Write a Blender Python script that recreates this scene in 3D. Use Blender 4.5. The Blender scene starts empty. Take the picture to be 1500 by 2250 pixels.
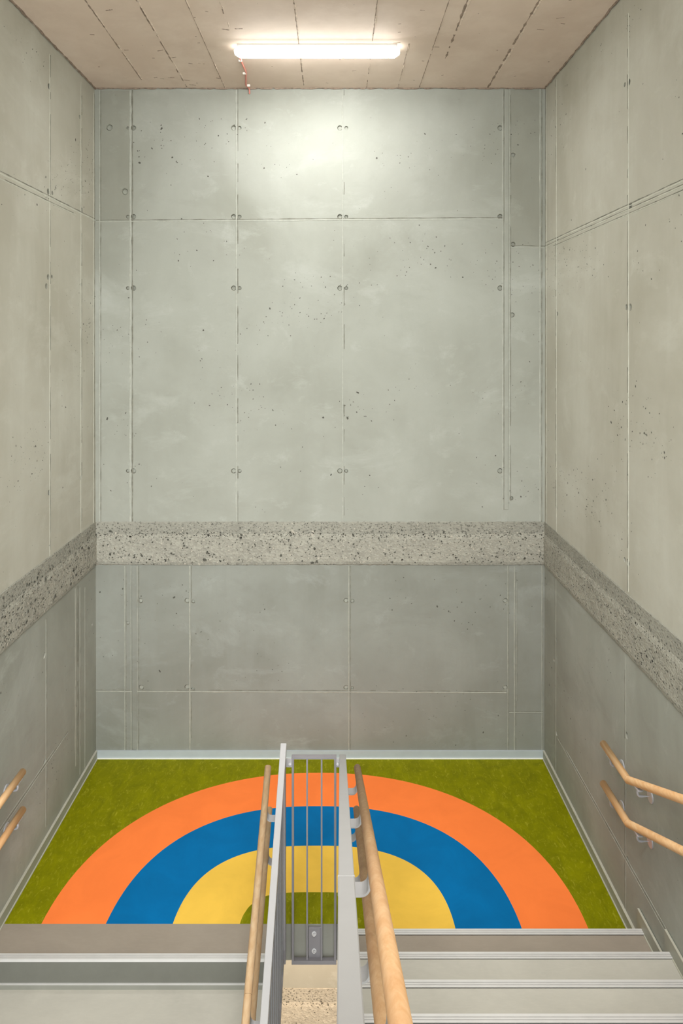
import bpy, bmesh, math, random
from mathutils import Vector, Matrix, noise
from mathutils.geometry import delaunay_2d_cdt
random.seed(7)
SC = bpy.context.scene
COL = SC.collection

# ------------------------------------------------------------------ dimensions (metres)
XL, XR, YB = -1.951, 1.693, 5.533          # left wall, right wall, back wall
ZC, ZLOW = 5.434, -3.7                     # ceiling, lower storey floor
YF = -1.6                                  # where walls and ceiling end behind the viewer
RISE, GO = 0.155, 0.314                    # stair rise and going
YR = 3.730                                 # first nosing of the right (rising) flight
YLN = 3.725                                # front of the landing edge at the left flight
SLOPE = RISE / GO
EYE_L, EYE_R, EYE_Y = -0.335, 0.066, 3.952 # stairwell eye
CAM_Z, FPX, CX, CY, PITCH = 3.4, 1500.0, 737.93, 756.5, 0.0065

def ray(px, py):
    a, b = (px - CX) / FPX, (py - CY) / FPX
    c, s = math.cos(PITCH), math.sin(PITCH)
    return Vector((a, c - b * s, -s - b * c))
def on_back(px, py):
    d = ray(px, py); t = YB / d.y; return (d.x * t, CAM_Z + d.z * t)
def on_left(px, py):
    d = ray(px, py); t = XL / d.x; return (d.y * t, CAM_Z + d.z * t)
def on_right(px, py):
    d = ray(px, py); t = XR / d.x; return (d.y * t, CAM_Z + d.z * t)
def on_ceiling(px, py):
    d = ray(px, py); t = (ZC - CAM_Z) / d.z; return (d.x * t, d.y * t)

# ------------------------------------------------------------------ materials
class NT:
    def __init__(s, name):
        s.m = bpy.data.materials.new(name); s.m.use_nodes = True
        s.t = s.m.node_tree; s.b = s.t.nodes['Principled BSDF']
        s.pos = None
    def n(s, kind, **kw):
        x = s.t.nodes.new(kind)
        for k, v in kw.items(): setattr(x, k, v)
        return x
    def put(s, sock, v):
        if isinstance(v, bpy.types.NodeSocket): s.t.links.new(v, sock)
        else:
            if sock.type == 'RGBA' and len(v) == 3: v = (*v, 1)
            sock.default_value = v
    def coord(s, scale=(1, 1, 1), rot=(0, 0, 0), loc=(0, 0, 0)):
        if s.pos is None:
            s.pos = s.n('ShaderNodeTexCoord').outputs['Object']
        mp = s.n('ShaderNodeMapping'); s.put(mp.inputs['Vector'], s.pos)
        mp.inputs['Scale'].default_value = scale
        mp.inputs['Rotation'].default_value = rot
        mp.inputs['Location'].default_value = loc
        return mp.outputs[0]
    def noise(s, v, scale, detail=4, rough=0.55, dist=0.0):
        x = s.n('ShaderNodeTexNoise'); s.put(x.inputs['Vector'], v)
        x.inputs['Scale'].default_value = scale; x.inputs['Detail'].default_value = detail
        x.inputs['Roughness'].default_value = rough; x.inputs['Distortion'].default_value = dist
        return x.outputs['Fac']
    def voro(s, v, scale, rnd=1.0, feature='F1'):
        x = s.n('ShaderNodeTexVoronoi', feature=feature); s.put(x.inputs['Vector'], v)
        x.inputs['Scale'].default_value = scale; x.inputs['Randomness'].default_value = rnd
        return x
    def ramp(s, v, lo, hi, a=0.0, b=1.0):
        x = s.n('ShaderNodeMapRange'); s.put(x.inputs['Value'], v)
        x.inputs['From Min'].default_value = lo; x.inputs['From Max'].default_value = hi
        x.inputs['To Min'].default_value = a; x.inputs['To Max'].default_value = b
        x.clamp = True
        return x.outputs[0]
    def math(s, op, a, b=0.0):
        x = s.n('ShaderNodeMath', operation=op); s.put(x.inputs[0], a); s.put(x.inputs[1], b)
        return x.outputs[0]
    def mix(s, f, a, b, mode='MIX'):
        x = s.n('ShaderNodeMix', data_type='RGBA', blend_type=mode)
        s.put(x.inputs['Factor'], f); s.put(x.inputs['A'], a); s.put(x.inputs['B'], b)
        return x.outputs['Result']
    def bump(s, h, strength=0.3, dist=0.002):
        x = s.n('ShaderNodeBump'); s.put(x.inputs['Height'], h)
        x.inputs['Strength'].default_value = strength; x.inputs['Distance'].default_value = dist
        s.put(s.b.inputs['Normal'], x.outputs[0])
    def out(s, col, rough=0.6, metal=0.0, spec=0.3):
        s.put(s.b.inputs['Base Color'], col); s.put(s.b.inputs['Roughness'], rough)
        s.b.inputs['Metallic'].default_value = metal
        s.b.inputs['Specular IOR Level'].default_value = spec
        return s.m

def lin(r, g, b):
    f = lambda c: (c / 255 / 12.92) if c / 255 <= 0.04045 else ((c / 255 + 0.055) / 1.055) ** 2.4
    return (f(r), f(g), f(b))

def mat_concrete(name, base, dark, light, pit=1.0, streak=1.0, cloudy=1.0):
    t = NT(name)
    p = t.coord()
    big = t.noise(p, 0.9, 5, 0.6, 0.3)
    c = t.mix(t.ramp(big, 0.36, 0.66), dark, base)
    st = t.noise(t.coord((3.2, 3.2, 0.5)), 1.0, 5, 0.6, 0.2)  # streaks left by the formwork
    c = t.mix(t.ramp(st, 0.48, 0.74, 0, 0.42 * streak), c, light)
    st2 = t.noise(t.coord((7, 7, 0.7), loc=(3, 1, 2)), 1.0, 4, 0.6)
    c = t.mix(t.ramp(st2, 0.54, 0.72, 0, 0.34 * streak), c, dark)
    cloud = t.noise(t.coord((1.1, 1.1, 2.2), loc=(7, 3, 5)), 1.0, 8, 0.68, 0.5)
    c = t.mix(t.ramp(cloud, 0.55, 0.72, 0, 0.5 * cloudy), c, light)
    c = t.mix(t.ramp(cloud, 0.44, 0.30, 0, 0.5 * cloudy), c, dark)
    mid = t.noise(t.coord((2.6, 2.6, 3.4), loc=(1, 8, 3)), 1.3, 7, 0.7, 0.4)
    c = t.mix(t.ramp(mid, 0.56, 0.70, 0, 0.35 * cloudy), c, dark)
    c = t.mix(t.ramp(mid, 0.42, 0.30, 0, 0.35 * cloudy), c, light)
    fine = t.noise(p, 60, 3, 0.6)
    c = t.mix(t.ramp(fine, 0.3, 0.7, 0, 0.10), c, dark)
    # little air holes, more of them in patches
    v = t.voro(p, 21)
    rnd = t.n('ShaderNodeSeparateColor'); t.put(rnd.inputs[0], v.outputs['Color'])
    clus = t.noise(t.coord((1, 1, 1.6), loc=(2, 9, 4)), 1.6, 3, 0.6)
    size = t.math('MULTIPLY', t.ramp(rnd.outputs[0], 0.72, 1.0, 0.0, 0.115), t.ramp(clus, 0.42, 0.66, 0.25, 1.0))
    hole = t.ramp(t.math('SUBTRACT', size, v.outputs['Distance']), 0.0, 0.03)
    v2 = t.voro(t.coord(loc=(5, 5, 5)), 9)
    r2 = t.n('ShaderNodeSeparateColor'); t.put(r2.inputs[0], v2.outputs['Color'])
    hole2 = t.ramp(t.math('SUBTRACT', t.ramp(r2.outputs[0], 0.86, 1.0, 0.0, 0.055), v2.outputs['Distance']), 0.0, 0.02)
    holes = t.math('MULTIPLY', t.math('MAXIMUM', hole, hole2), pit)
    c = t.mix(t.math('MULTIPLY', holes, 0.72), c, tuple(x * 0.22 for x in dark))
    h = t.math('SUBTRACT', t.math('MULTIPLY', t.noise(p, 9, 5, 0.6), 0.5), holes)
    t.bump(h, 0.35, 0.004)
    return t.out(c, 0.72, 0, 0.25)

def mat_rough(name, base, dark, light, amount=1.0):
    t = NT(name)
    p = t.coord((1, 1, 1.35))
    v = t.voro(p, 64); v2 = t.voro(t.coord((1, 1, 1.3), loc=(3, 3, 3)), 24)
    s = t.n('ShaderNodeSeparateColor'); t.put(s.inputs[0], v.outputs['Color'])
    s2 = t.n('ShaderNodeSeparateColor'); t.put(s2.inputs[0], v2.outputs['Color'])
    c = t.mix(t.ramp(t.noise(p, 3, 4), 0.35, 0.65), base, tuple(x * 0.82 for x in base))
    c = t.mix(t.ramp(s.outputs[0], 0.3, 1, 0, 0.6), c, light)
    clus = t.noise(t.coord((0.8, 0.8, 6)), 2.2, 3, 0.6)
    void = t.ramp(t.math('SUBTRACT', t.ramp(s.outputs[1], 0.45, 1.0, 0, 0.52), v.outputs['Distance']), 0, 0.08)
    void2 = t.ramp(t.math('SUBTRACT', t.ramp(s2.outputs[1], 0.78, 1.0, 0, 0.36), v2.outputs['Distance']), 0, 0.06)
    void2 = t.math('MULTIPLY', void2, t.ramp(clus, 0.47, 0.56))
    allv = t.math('MULTIPLY', t.math('MAXIMUM', t.math('MULTIPLY', void, t.ramp(clus, 0.30, 0.6, 0.35, 0.9)), void2), amount)
    c = t.mix(allv, c, dark)
    h = t.math('SUBTRACT', t.math('MULTIPLY', v.outputs['Distance'], 0.6), allv)
    t.bump(h, 0.6, 0.006)
    return t.out(c, 0.85, 0, 0.2)

def mat_plain(name, col, rough=0.5, metal=0.0, spec=0.4, var=0.06, nscale=14):
    t = NT(name)
    f = t.ramp(t.noise(t.coord(), nscale, 4), 0.3, 0.7, 1 - var, 1 + var)
    c = t.mix(1.0, col, t.mix(1.0, (1, 1, 1), f, 'MULTIPLY'), 'MULTIPLY')
    return t.out(c, rough, metal, spec)

def mat_green():
    t = NT('green_marbled_linoleum')
    a = t.noise(t.coord((6, 4, 1), rot=(0, 0, 0.5)), 1.6, 7, 0.7, 0.8)
    b = t.noise(t.coord((22, 9, 1), rot=(0, 0, -0.5)), 2.0, 6, 0.7, 1.2)
    d = t.noise(t.coord((8, 20, 1), rot=(0, 0, 0.3)), 2.4, 6, 0.7, 1.0)
    c = t.mix(t.ramp(a, 0.34, 0.66), lin(110, 112, 0), lin(132, 133, 0))
    c = t.mix(t.ramp(b, 0.55, 0.70, 0, 0.55), c, lin(178, 174, 56))
    c = t.mix(t.ramp(d, 0.60, 0.74, 0, 0.5), c, lin(166, 164, 40))
    c = t.mix(t.ramp(d, 0.28, 0.40, 0.6, 0), c, lin(100, 106, 0))
    return t.out(c, 0.6, 0, 0.10)

def mat_lino(name, col, var=0.07):
    t = NT(name)
    a = t.noise(t.coord((2, 2, 1)), 1.7, 6, 0.6, 0.6)
    d = tuple(x * (1 - var * 2) for x in col); l = tuple(min(1, x * (1 + var)) for x in col)
    c = t.mix(t.ramp(a, 0.34, 0.66), d, l)
    return t.out(c, 0.6, 0, 0.10)

def mat_wood(name, ang, tones=None):
    t = NT(name)
    g = t.noise(t.coord((55, 2.2, 55), rot=(ang, 0, 0)), 1.0, 5, 0.6, 0.4)
    b = t.noise(t.coord((6, 1.2, 6), rot=(ang, 0, 0), loc=(4, 2, 1)), 1.0, 4, 0.6, 0.8)
    c = t.mix(t.ramp(g, 0.36, 0.66), *(tones[:2] if tones else (lin(214, 168, 120), lin(232, 196, 152))))
    c = t.mix(t.ramp(b, 0.38, 0.66, 0.5, 0), c, tones[2] if tones else lin(200, 150, 104))
    t.bump(g, 0.08, 0.001)
    return t.out(c, 0.48, 0, 0.35)

def mat_tread(name, col):
    t = NT(name)
    a = t.noise(t.coord((1, 1.6, 1)), 2.4, 6, 0.65, 0.5)
    f = t.noise(t.coord((8, 30, 8)), 3.0, 4, 0.6)
    c = t.mix(t.ramp(a, 0.35, 0.68), tuple(x * 0.88 for x in col), col)
    c = t.mix(t.ramp(f, 0.45, 0.75, 0, 0.18), c, tuple(x * 1.15 for x in col))
    return t.out(c, 0.5, 0, 0.3)

def mat_emit(name, col, strength):
    t = NT(name)
    t.put(t.b.inputs['Emission Color'], col); t.b.inputs['Emission Strength'].default_value = strength
    return t.out((0.9, 0.9, 0.9), 0.4)

M = {}
M['wall_up'] = mat_concrete('pale_board_marked_concrete', (0.515, 0.512, 0.448), (0.415, 0.402, 0.335), (0.62, 0.63, 0.57), 1.0, 0.8, 0.8)
M['wall_back'] = mat_concrete('pale_cloudy_concrete', (0.400, 0.417, 0.376), (0.315, 0.326, 0.284), (0.50, 0.522, 0.49), 1.15, 0.3, 1.0)
M['low_back'] = mat_concrete('darker_lower_cloudy_concrete', (0.310, 0.328, 0.297), (0.238, 0.248, 0.218), (0.41, 0.435, 0.415), 0.7, 0.5, 1.0)
M['wall_dark'] = mat_concrete('darker_strip_concrete', (0.355, 0.366, 0.322), (0.28, 0.285, 0.243), (0.44, 0.456, 0.415), 0.6, 0.5, 1.0)
M['wall_low'] = mat_concrete('darker_lower_concrete', (0.365, 0.382, 0.342), (0.275, 0.285, 0.248), (0.48, 0.505, 0.475), 0.7, 0.6, 1.0)
M['ceil'] = mat_concrete('brownish_ceiling_concrete', (0.68, 0.565, 0.465), (0.57, 0.46, 0.37), (0.74, 0.64, 0.54), 0.9)
M['rough'] = mat_rough('pebbly_raw_concrete', (0.36, 0.355, 0.305), (0.04, 0.04, 0.036), (0.45, 0.445, 0.385))
M['smooth_band'] = mat_rough('trowelled_raw_concrete', (0.32, 0.318, 0.275), (0.05, 0.05, 0.045), (0.385, 0.385, 0.33), 0.7)
M['joint_dark'] = mat_plain('dark_formwork_joint', (0.215, 0.215, 0.18), 0.85, 0, 0.1, 0.25, 30)  # dark line that the board joints leave in the concrete
M['joint_light'] = mat_plain('pale_formwork_ridge', (0.55, 0.56, 0.49), 0.8, 0, 0.1, 0.12, 30)
M['ridge_back'] = mat_plain('pale_back_wall_ridge', (0.425, 0.44, 0.395), 0.8, 0, 0.1, 0.12, 30)
M['ridge_low'] = mat_plain('grey_formwork_ridge', (0.375, 0.387, 0.34), 0.8, 0, 0.1, 0.12, 30)
M['joint_low'] = mat_plain('dark_lower_joint', (0.23, 0.235, 0.20), 0.8, 0, 0.1, 0.2, 30)
M['ceil_dark'] = mat_plain('dark_ceiling_joint', (0.27, 0.21, 0.165), 0.9, 0, 0.1, 0.35, 40)
M['hole'] = mat_plain('tie_hole_plug', (0.36, 0.36, 0.31), 0.8, 0, 0.2, 0.15, 40)
M['green'] = mat_green()
M['orange'] = mat_lino('orange_linoleum', (0.99, 0.228, 0.052), 0.03)
M['blue'] = mat_lino('blue_linoleum', (0.0, 0.150, 0.40), 0.05)
M['yellow'] = mat_lino('yellow_linoleum', (0.86, 0.545, 0.080), 0.04)
M['taupe'] = mat_tread('taupe_stair_covering', (0.335, 0.290, 0.240))
M['tread'] = mat_tread('pale_grey_stair_covering', (0.51, 0.495, 0.44))
M['riser'] = mat_tread('grey_riser_covering', (0.175, 0.178, 0.155))
M['riser_foot'] = mat_tread('paler_riser_foot', (0.30, 0.305, 0.27))
M['slab'] = mat_concrete('fair_faced_slab_edge', (0.30, 0.30, 0.26), (0.24, 0.24, 0.21), (0.36, 0.36, 0.32), 0.3)
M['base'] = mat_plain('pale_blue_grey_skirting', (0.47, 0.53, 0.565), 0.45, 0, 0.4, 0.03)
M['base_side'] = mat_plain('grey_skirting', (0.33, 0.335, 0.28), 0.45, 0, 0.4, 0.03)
M['bead'] = mat_plain('white_sealant_bead', (0.85, 0.85, 0.80), 0.5, 0, 0.3, 0.02)
M['alu'] = mat_plain('brushed_aluminium_nosing', (0.72, 0.715, 0.71), 0.42, 0.3, 0.5, 0.03)
M['alu_dark'] = mat_plain('nosing_groove', (0.36, 0.34, 0.34), 0.6, 0.2, 0.3, 0.03)
M['steel'] = mat_plain('light_grey_painted_steel', (0.40, 0.398, 0.405), 0.42, 0.0, 0.4, 0.02)
M['steel_shade'] = mat_plain('shade_toned_painted_steel', (0.235, 0.225, 0.24), 0.42, 0.0, 0.4, 0.03)  # same light grey paint, with the shade of backlit faces put into the colour
M['baluster'] = mat_plain('shaded_grey_steel', (0.165, 0.165, 0.175), 0.45, 0.0, 0.35, 0.03)  # same paint again, flank shading darkened into the colour
M['chrome'] = mat_plain('stainless_steel', (0.55, 0.56, 0.62), 0.3, 0.35, 0.5, 0.02)
M['bolt'] = mat_plain('zinc_bolt', (0.70, 0.70, 0.72), 0.3, 0.4, 0.5, 0.05)
M['void'] = mat_plain('dark_void', (0.10, 0.10, 0.085), 0.9, 0, 0.1, 0.4, 60)
M['stone'] = mat_plain('exposed_pale_stone', (0.44, 0.42, 0.36), 0.8, 0, 0.2, 0.3, 60)
M['wood'] = mat_wood('warm_maple', 0.0, (lin(230, 180, 126), lin(246, 210, 164), lin(218, 162, 110)))
M['wood_up'] = mat_wood('pale_maple_rising', math.atan(SLOPE))
M['wood_down'] = mat_wood('pale_maple_falling', -math.atan(SLOPE), (lin(232, 194, 150), lin(248, 220, 182), lin(220, 176, 130)))
M['wood_joint'] = mat_plain('dark_glue_line', (0.30, 0.19, 0.11), 0.6, 0, 0.2, 0.1)
M['lamp_white'] = mat_plain('white_lamp_housing', (0.80, 0.80, 0.79), 0.4, 0, 0.4, 0.01)
M['glow'] = mat_emit('glowing_diffuser', (1.0, 0.99, 0.96), 118.0)
M['glow_side'] = mat_emit('glowing_diffuser_flank', (1.0, 0.99, 0.95), 8.5)
M['cable'] = mat_plain('salmon_pink_cable', (0.62, 0.24, 0.19), 0.5, 0, 0.3, 0.05)
M['clip'] = mat_plain('white_cable_clip', (0.82, 0.78, 0.72), 0.5, 0, 0.3, 0.03)
M['bead_side'] = mat_plain('aged_sealant_line', (0.46, 0.45, 0.38), 0.5, 0, 0.3, 0.05)
M['dark_floor'] = mat_plain('warm_lower_floor', (0.5, 0.42, 0.32), 0.7, 0, 0.2, 0.05)

# ------------------------------------------------------------------ mesh helpers
def obj(name, bm, mats, parent=None, smooth=False):
    me = bpy.data.meshes.new(name)
    bmesh.ops.recalc_face_normals(bm, faces=bm.faces)
    bm.to_mesh(me); bm.free()
    for m in (mats if isinstance(mats, (list, tuple)) else [mats]): me.materials.append(m)
    if smooth:
        for p in me.polygons: p.use_smooth = True
    o = bpy.data.objects.new(name, me); COL.objects.link(o)
    if parent is not None:
        o.parent = parent
        o.matrix_parent_inverse = Matrix.Translation(-Vector(parent.location))
    return o
def tag(o, label, cat, group=None, kind=None):
    o['label'] = label; o['category'] = cat
    if group: o['group'] = group
    if kind: o['kind'] = kind
    return o
def thing(name, loc, label, cat, group=None, kind=None):
    o = bpy.data.objects.new(name, None); COL.objects.link(o)
    o.location = loc; o.empty_display_size = 0.1
    return tag(o, label, cat, group, kind)

def box(bm, x0, x1, y0, y1, z0, z1, mi=0, bev=0.0):
    r = bmesh.ops.create_cube(bm, size=1.0)
    vs = r['verts']
    for v in vs:
        v.co = Vector(((x0 + x1) / 2 + v.co.x * (x1 - x0), (y0 + y1) / 2 + v.co.y * (y1 - y0), (z0 + z1) / 2 + v.co.z * (z1 - z0)))
    fs = set(f for v in vs for f in v.link_faces)
    for f in fs: f.material_index = mi
    if bev > 0:
        es = list(set(e for v in vs for e in v.link_edges))
        r = bmesh.ops.bevel(bm, geom=es, offset=bev, segments=2, affect='EDGES', profile=0.5)
        for f in r['faces']: f.material_index = mi
    return vs
def prism_x(bm, poly, x0, x1, mi=0):
    """polygon given in (y, z), extruded along x"""
    a = [bm.verts.new((x0, y, z)) for y, z in poly]; b = [bm.verts.new((x1, y, z)) for y, z in poly]
    n = len(poly); fs = [bm.faces.new(a), bm.faces.new(b[::-1])]
    for i in range(n): fs.append(bm.faces.new((a[i], b[i], b[(i + 1) % n], a[(i + 1) % n])))
    for f in fs: f.material_index = mi
    return fs
def tube(bm, pts, r, n=18, mi=0, round_end=0.4, bend=0.0):
    """round bar along a polyline, mitred at the bends, with eased ends"""
    P = [Vector(p) for p in pts]
    if bend > 0 and len(P) > 2:
        Q = [P[0]]
        for i in range(1, len(P) - 1):
            a = (P[i - 1] - P[i]).normalized(); b = (P[i + 1] - P[i]).normalized()
            s, e = P[i] + a * bend, P[i] + b * bend
            for k in range(7):
                t = k / 6; Q.append((1 - t) ** 2 * s + 2 * t * (1 - t) * P[i] + t * t * e)
        Q.append(P[-1]); P = Q
    T = []
    for i in range(len(P)):
        a = (P[i] - P[i - 1]).normalized() if i else (P[1] - P[0]).normalized()
        b = (P[i + 1] - P[i]).normalized() if i < len(P) - 1 else a
        T.append((a, b))
    ref = Vector((1, 0, 0)) if abs(T[0][0].x) < 0.8 else Vector((0, 0, 1))
    rings = []
    def ring(c, d, m, rad):
        u = (ref - d * ref.dot(d)).normalized(); w = d.cross(u)
        out = []
        for k in range(n):
            q = c + (u * math.cos(2 * math.pi * k / n) + w * math.sin(2 * math.pi * k / n)) * rad
            if m is not None:                       # slide on to the mitre plane
                q = q - d * ((q - c).dot(m) / d.dot(m))
            out.append(bm.verts.new(q))
        rings.append(out)
    e = r * round_end
    d0 = T[0][1]
    for k in (0, 1, 2):
        a = k / 2 * math.pi / 2
        ring(P[0] + d0 * (e * (1 - math.sin(a))), d0, None, r - e + e * math.sin(a) if False else r - e * (1 - math.sin(a)) if k else r - e)
    for i in range(1, len(P) - 1):
        a, b = T[i]; ring(P[i], a, (a + b).normalized(), r)
    d1 = T[-1][0]
    for k in (2, 1, 0):
        a = k / 2 * math.pi / 2
        ring(P[-1] - d1 * (e * (1 - math.cos(a)) if False else e * math.sin(a)) if k else P[-1], d1, None, r - e * (1 - math.sin(a)) if k else r - e)
    # first ring sits at the very end
    for v, w in zip(rings[0], rings[1]): v.co -= d0 * e
    for v in rings[1]: v.co -= d0 * e * 0.0
    for i in range(len(rings) - 1):
        A, B = rings[i], rings[i + 1]
        for k in range(n):
            f = bm.faces.new((A[k], A[(k + 1) % n], B[(k + 1) % n], B[k])); f.material_index = mi; f.smooth = True
    for R_ in (rings[0][::-1], rings[-1]):
        f = bm.faces.new(R_); f.material_index = mi
def disc(bm, c, axis, r, h, n=24, mi=0, dome=0.0):
    """short cylinder from c along axis"""
    d = Vector(axis).normalized(); ref = Vector((0, 0, 1)) if abs(d.z) < 0.8 else Vector((1, 0, 0))
    u = (ref - d * ref.dot(d)).normalized(); w = d.cross(u); c = Vector(c)
    rs = []
    for t, rr in ((0, r), (h * 0.7, r), (h, r * 0.88 if dome == 0 else r * (1 - dome))):
        rs.append([bm.verts.new(c + d * t + (u * math.cos(2 * math.pi * k / n) + w * math.sin(2 * math.pi * k / n)) * rr) for k in range(n)])
    for A, B in zip(rs, rs[1:]):
        for k in range(n):
            f = bm.faces.new((A[k], A[(k + 1) % n], B[(k + 1) % n], B[k])); f.material_index = mi
    for R_ in (rs[0][::-1], rs[-1]): bm.faces.new(R_).material_index = mi

# ------------------------------------------------------------------ concrete walls
class Wall:
    """flat concrete face in (u, v) with conical tie holes, formwork ridges and a raw band"""
    def __init__(s, to3, u0, u1, v0, v1, nrm):
        s.f, s.b, s.n = to3, (u0, u1, v0, v1), nrm
        s.bm = bmesh.new(); s.holes = []; s.zones = []
    def hole(s, uv, r=0.021): s.holes.append((uv[0], uv[1], r))
    def face(s, zsplit, mats):
        """the face itself, cut at the heights zsplit, one material per storey of the face"""
        u0, u1, v0, v1 = s.b
        zs = [v0] + list(zsplit) + [v1]
        pts, edges = [], []
        for z in zs: pts += [Vector((u0, z)), Vector((u1, z))]
        for i in range(len(zs)):
            edges.append((2 * i, 2 * i + 1))
            if i: edges += [(2 * i - 2, 2 * i), (2 * i - 1, 2 * i + 1)]
        for (u, v, r) in s.holes:
            k0 = len(pts); n = 18
            for k in range(n): pts.append(Vector((u + r * math.cos(2 * math.pi * k / n), v + r * math.sin(2 * math.pi * k / n))))
            edges += [(k0 + k, k0 + (k + 1) % n) for k in range(n)]
        for (a, b, c, d, mi) in s.zones:
            k0 = len(pts); pts += [Vector(q) for q in ((a, c), (b, c), (b, d), (a, d))]
            edges += [(k0 + k, k0 + (k + 1) % 4) for k in range(4)]
        V, E_, F, *_ = delaunay_2d_cdt(pts, edges, [], 0, 1e-6)
        vs = [s.bm.verts.new(s.f(p.x, p.y, 0)) for p in V]
        for tri in F:
            c = sum((V[i] for i in tri), Vector((0, 0))) / len(tri)
            if any((c.x - u) ** 2 + (c.y - v) ** 2 < (r * 0.99) ** 2 for u, v, r in s.holes): continue
            f = s.bm.faces.new([vs[i] for i in tri])
            i = sum(1 for z in zsplit if c.y > z); f.material_index = mats[i]
            for (a, b, cc, d, mi) in s.zones:
                if a < c.x < b and cc < c.y < d: f.material_index = mi
        for (u, v, r) in s.holes:
            n = 18; rings = []
            for rr, d in ((r, 0), (r * 0.86, -0.020), (r * 0.74, -0.013)):
                rings.append([s.bm.verts.new(s.f(u + rr * math.cos(2 * math.pi * k / n), v + rr * math.sin(2 * math.pi * k / n), d)) for k in range(n)])
            for A, B in zip(rings, rings[1:]):
                for k in range(n): s.bm.faces.new((A[k], A[(k + 1) % n], B[(k + 1) % n], B[k])).material_index = 3 if A is rings[0] else 7
            s.bm.faces.new(rings[-1]).material_index = 7
    def strip(s, a, b, w=0.008, proud=0.003, mi=4, jag=0.35, step=0.06, gap=0.0):
        """low ridge along a line, slightly uneven"""
        a, b = Vector(a), Vector(b); L = (b - a).length; n = max(1, int(L / step))
        d = (b - a) / L; p = Vector((-d.y, d.x)); prev = None
        for i in range(n + 1):
            if gap and random.random() < gap: prev = None; continue
            c = a + d * (L * i / n) + p * random.uniform(-1, 1) * w * 0.12 * (1 if jag else 0)
            ww = w * (1 + random.uniform(-jag, jag)) / 2; h = proud * (1 + random.uniform(-jag, jag))
            q = [c - p * ww, c - p * ww * 0.45, c + p * ww * 0.45, c + p * ww]
            hs = [-0.0006, h, h, -0.0006]
            ring = [s.bm.verts.new(s.f(x.x, x.y, k)) for x, k in zip(q, hs)]
            if prev:
                for k in range(3): s.bm.faces.new((prev[k], prev[k + 1], ring[k + 1], ring[k])).material_index = mi
            prev = ring
    def joint(s, a, b, w=0.014, gap=0.0):
        """dark line with a pale ridge beside it, as boards leave them"""
        a, b = Vector(a), Vector(b); d = (b - a).normalized(); p = Vector((-d.y, d.x)); low = max(a.y, b.y) < ZB0 + .03
        s.strip(a + p * w * 0.45, b + p * w * 0.45, w * 0.40, 0.0010, 8 if low else 4, 0.6, 0.05, gap)
        s.strip(a - p * w * 0.25, b - p * w * 0.25, w * 0.55, 0.0016, 7 if low else 5, 0.35, 0.08)
    def panel(s, u0, u1, v0, v1, d, mi):
        """shallow board offset: a thin raised field"""
        q = [(u0, v0), (u1, v0), (u1, v1), (u0, v1)]
        A = [s.bm.verts.new(s.f(u, v, 0.0)) for u, v in q]
        e = 0.004
        B = [s.bm.verts.new(s.f(u, v, d)) for u, v in ((u0 + e, v0 + e), (u1 - e, v0 + e), (u1 - e, v1 - e), (u0 + e, v1 - e))]
        for k in range(4): s.bm.faces.new((A[k], A[(k + 1) % 4], B[(k + 1) % 4], B[k])).material_index = mi
        s.bm.faces.new(B).material_index = mi
    def band(s, v0, v1, vm, u0=None, u1=None):
        """raw construction joint: smooth dark strip on top, pebbly concrete standing proud below it"""
        if u0 is None: u0, u1 = s.b[0], s.b[1]
        n = int((u1 - u0) / 0.025); rows = []
        prof = [(v1, 0.0005, 2), (v1 - 0.004, 0.004, 2), (vm + 0.012, 0.004, 2), (vm, 0.006, 1)]
        k = max(4, int((vm - v0) / 0.025))
        for i in range(1, k): prof.append((vm + (v0 - vm) * i / k, 0.011, 1))
        prof += [(v0 + 0.004, 0.008, 2), (v0, 0.0005, 2)]
        for v, d, mi in prof:
            r = []
            for i in range(n + 1):
                u = u0 + (u1 - u0) * i / n
                j = 0.0 if d < 0.005 else random.uniform(-0.0012, 0.0016)
                w = 0.0 if d < 0.003 else 0.005 * math.sin(u * 3.1 + v * 5) * 0.6
                vv = v + (random.uniform(-0.004, 0.004) if abs(d - 0.0005) < 1e-6 and v == v0 else 0)
                r.append(s.bm.verts.new(s.f(u, vv + w, d + j)))
            rows.append((r, mi))
        for (A, _), (B, mi) in zip(rows, rows[1:]):
            for i in range(n): s.bm.faces.new((A[i], A[i + 1], B[i + 1], B[i])).material_index = mi
    def fleck(s, u, v, r, d, mi, asp=1.0):
        n = random.choice((5, 6, 7)); a0 = random.uniform(0, 6.28); sk = random.uniform(0, 3.14)
        vs = []
        for k in range(n):
            a = a0 + 2 * math.pi * k / n; q = r * random.uniform(.65, 1.15)
            x, y = q * math.cos(a) * asp, q * math.sin(a)
            vs.append(s.bm.verts.new(s.f(u + x * math.cos(sk) - y * math.sin(sk), v + x * math.sin(sk) + y * math.cos(sk), d)))
        s.bm.faces.new(vs).material_index = mi
    def pits(s, count, v0, v1, u0=None, u1=None):
        """air holes in the concrete skin, in drifts"""
        u0 = s.b[0] + .03 if u0 is None else u0; u1 = s.b[1] - .03 if u1 is None else u1; off = Vector((random.uniform(0, 50), 0, 0))
        while count > 0:
            u, v = random.uniform(u0, u1), random.uniform(v0, v1)
            if ZB0 - .02 < v < ZB1 + .02: continue
            m = noise.noise(Vector((u * 1.1, v * 1.9, 0)) + off)
            if random.random() > max(.06, min(1, (m + .05) * 2.2)) ** 1.5: continue
            s.fleck(u, v, min(.0085, random.lognormvariate(math.log(.0027), .45)), .0007, 10, random.uniform(1, 1.8)); count -= 1
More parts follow.
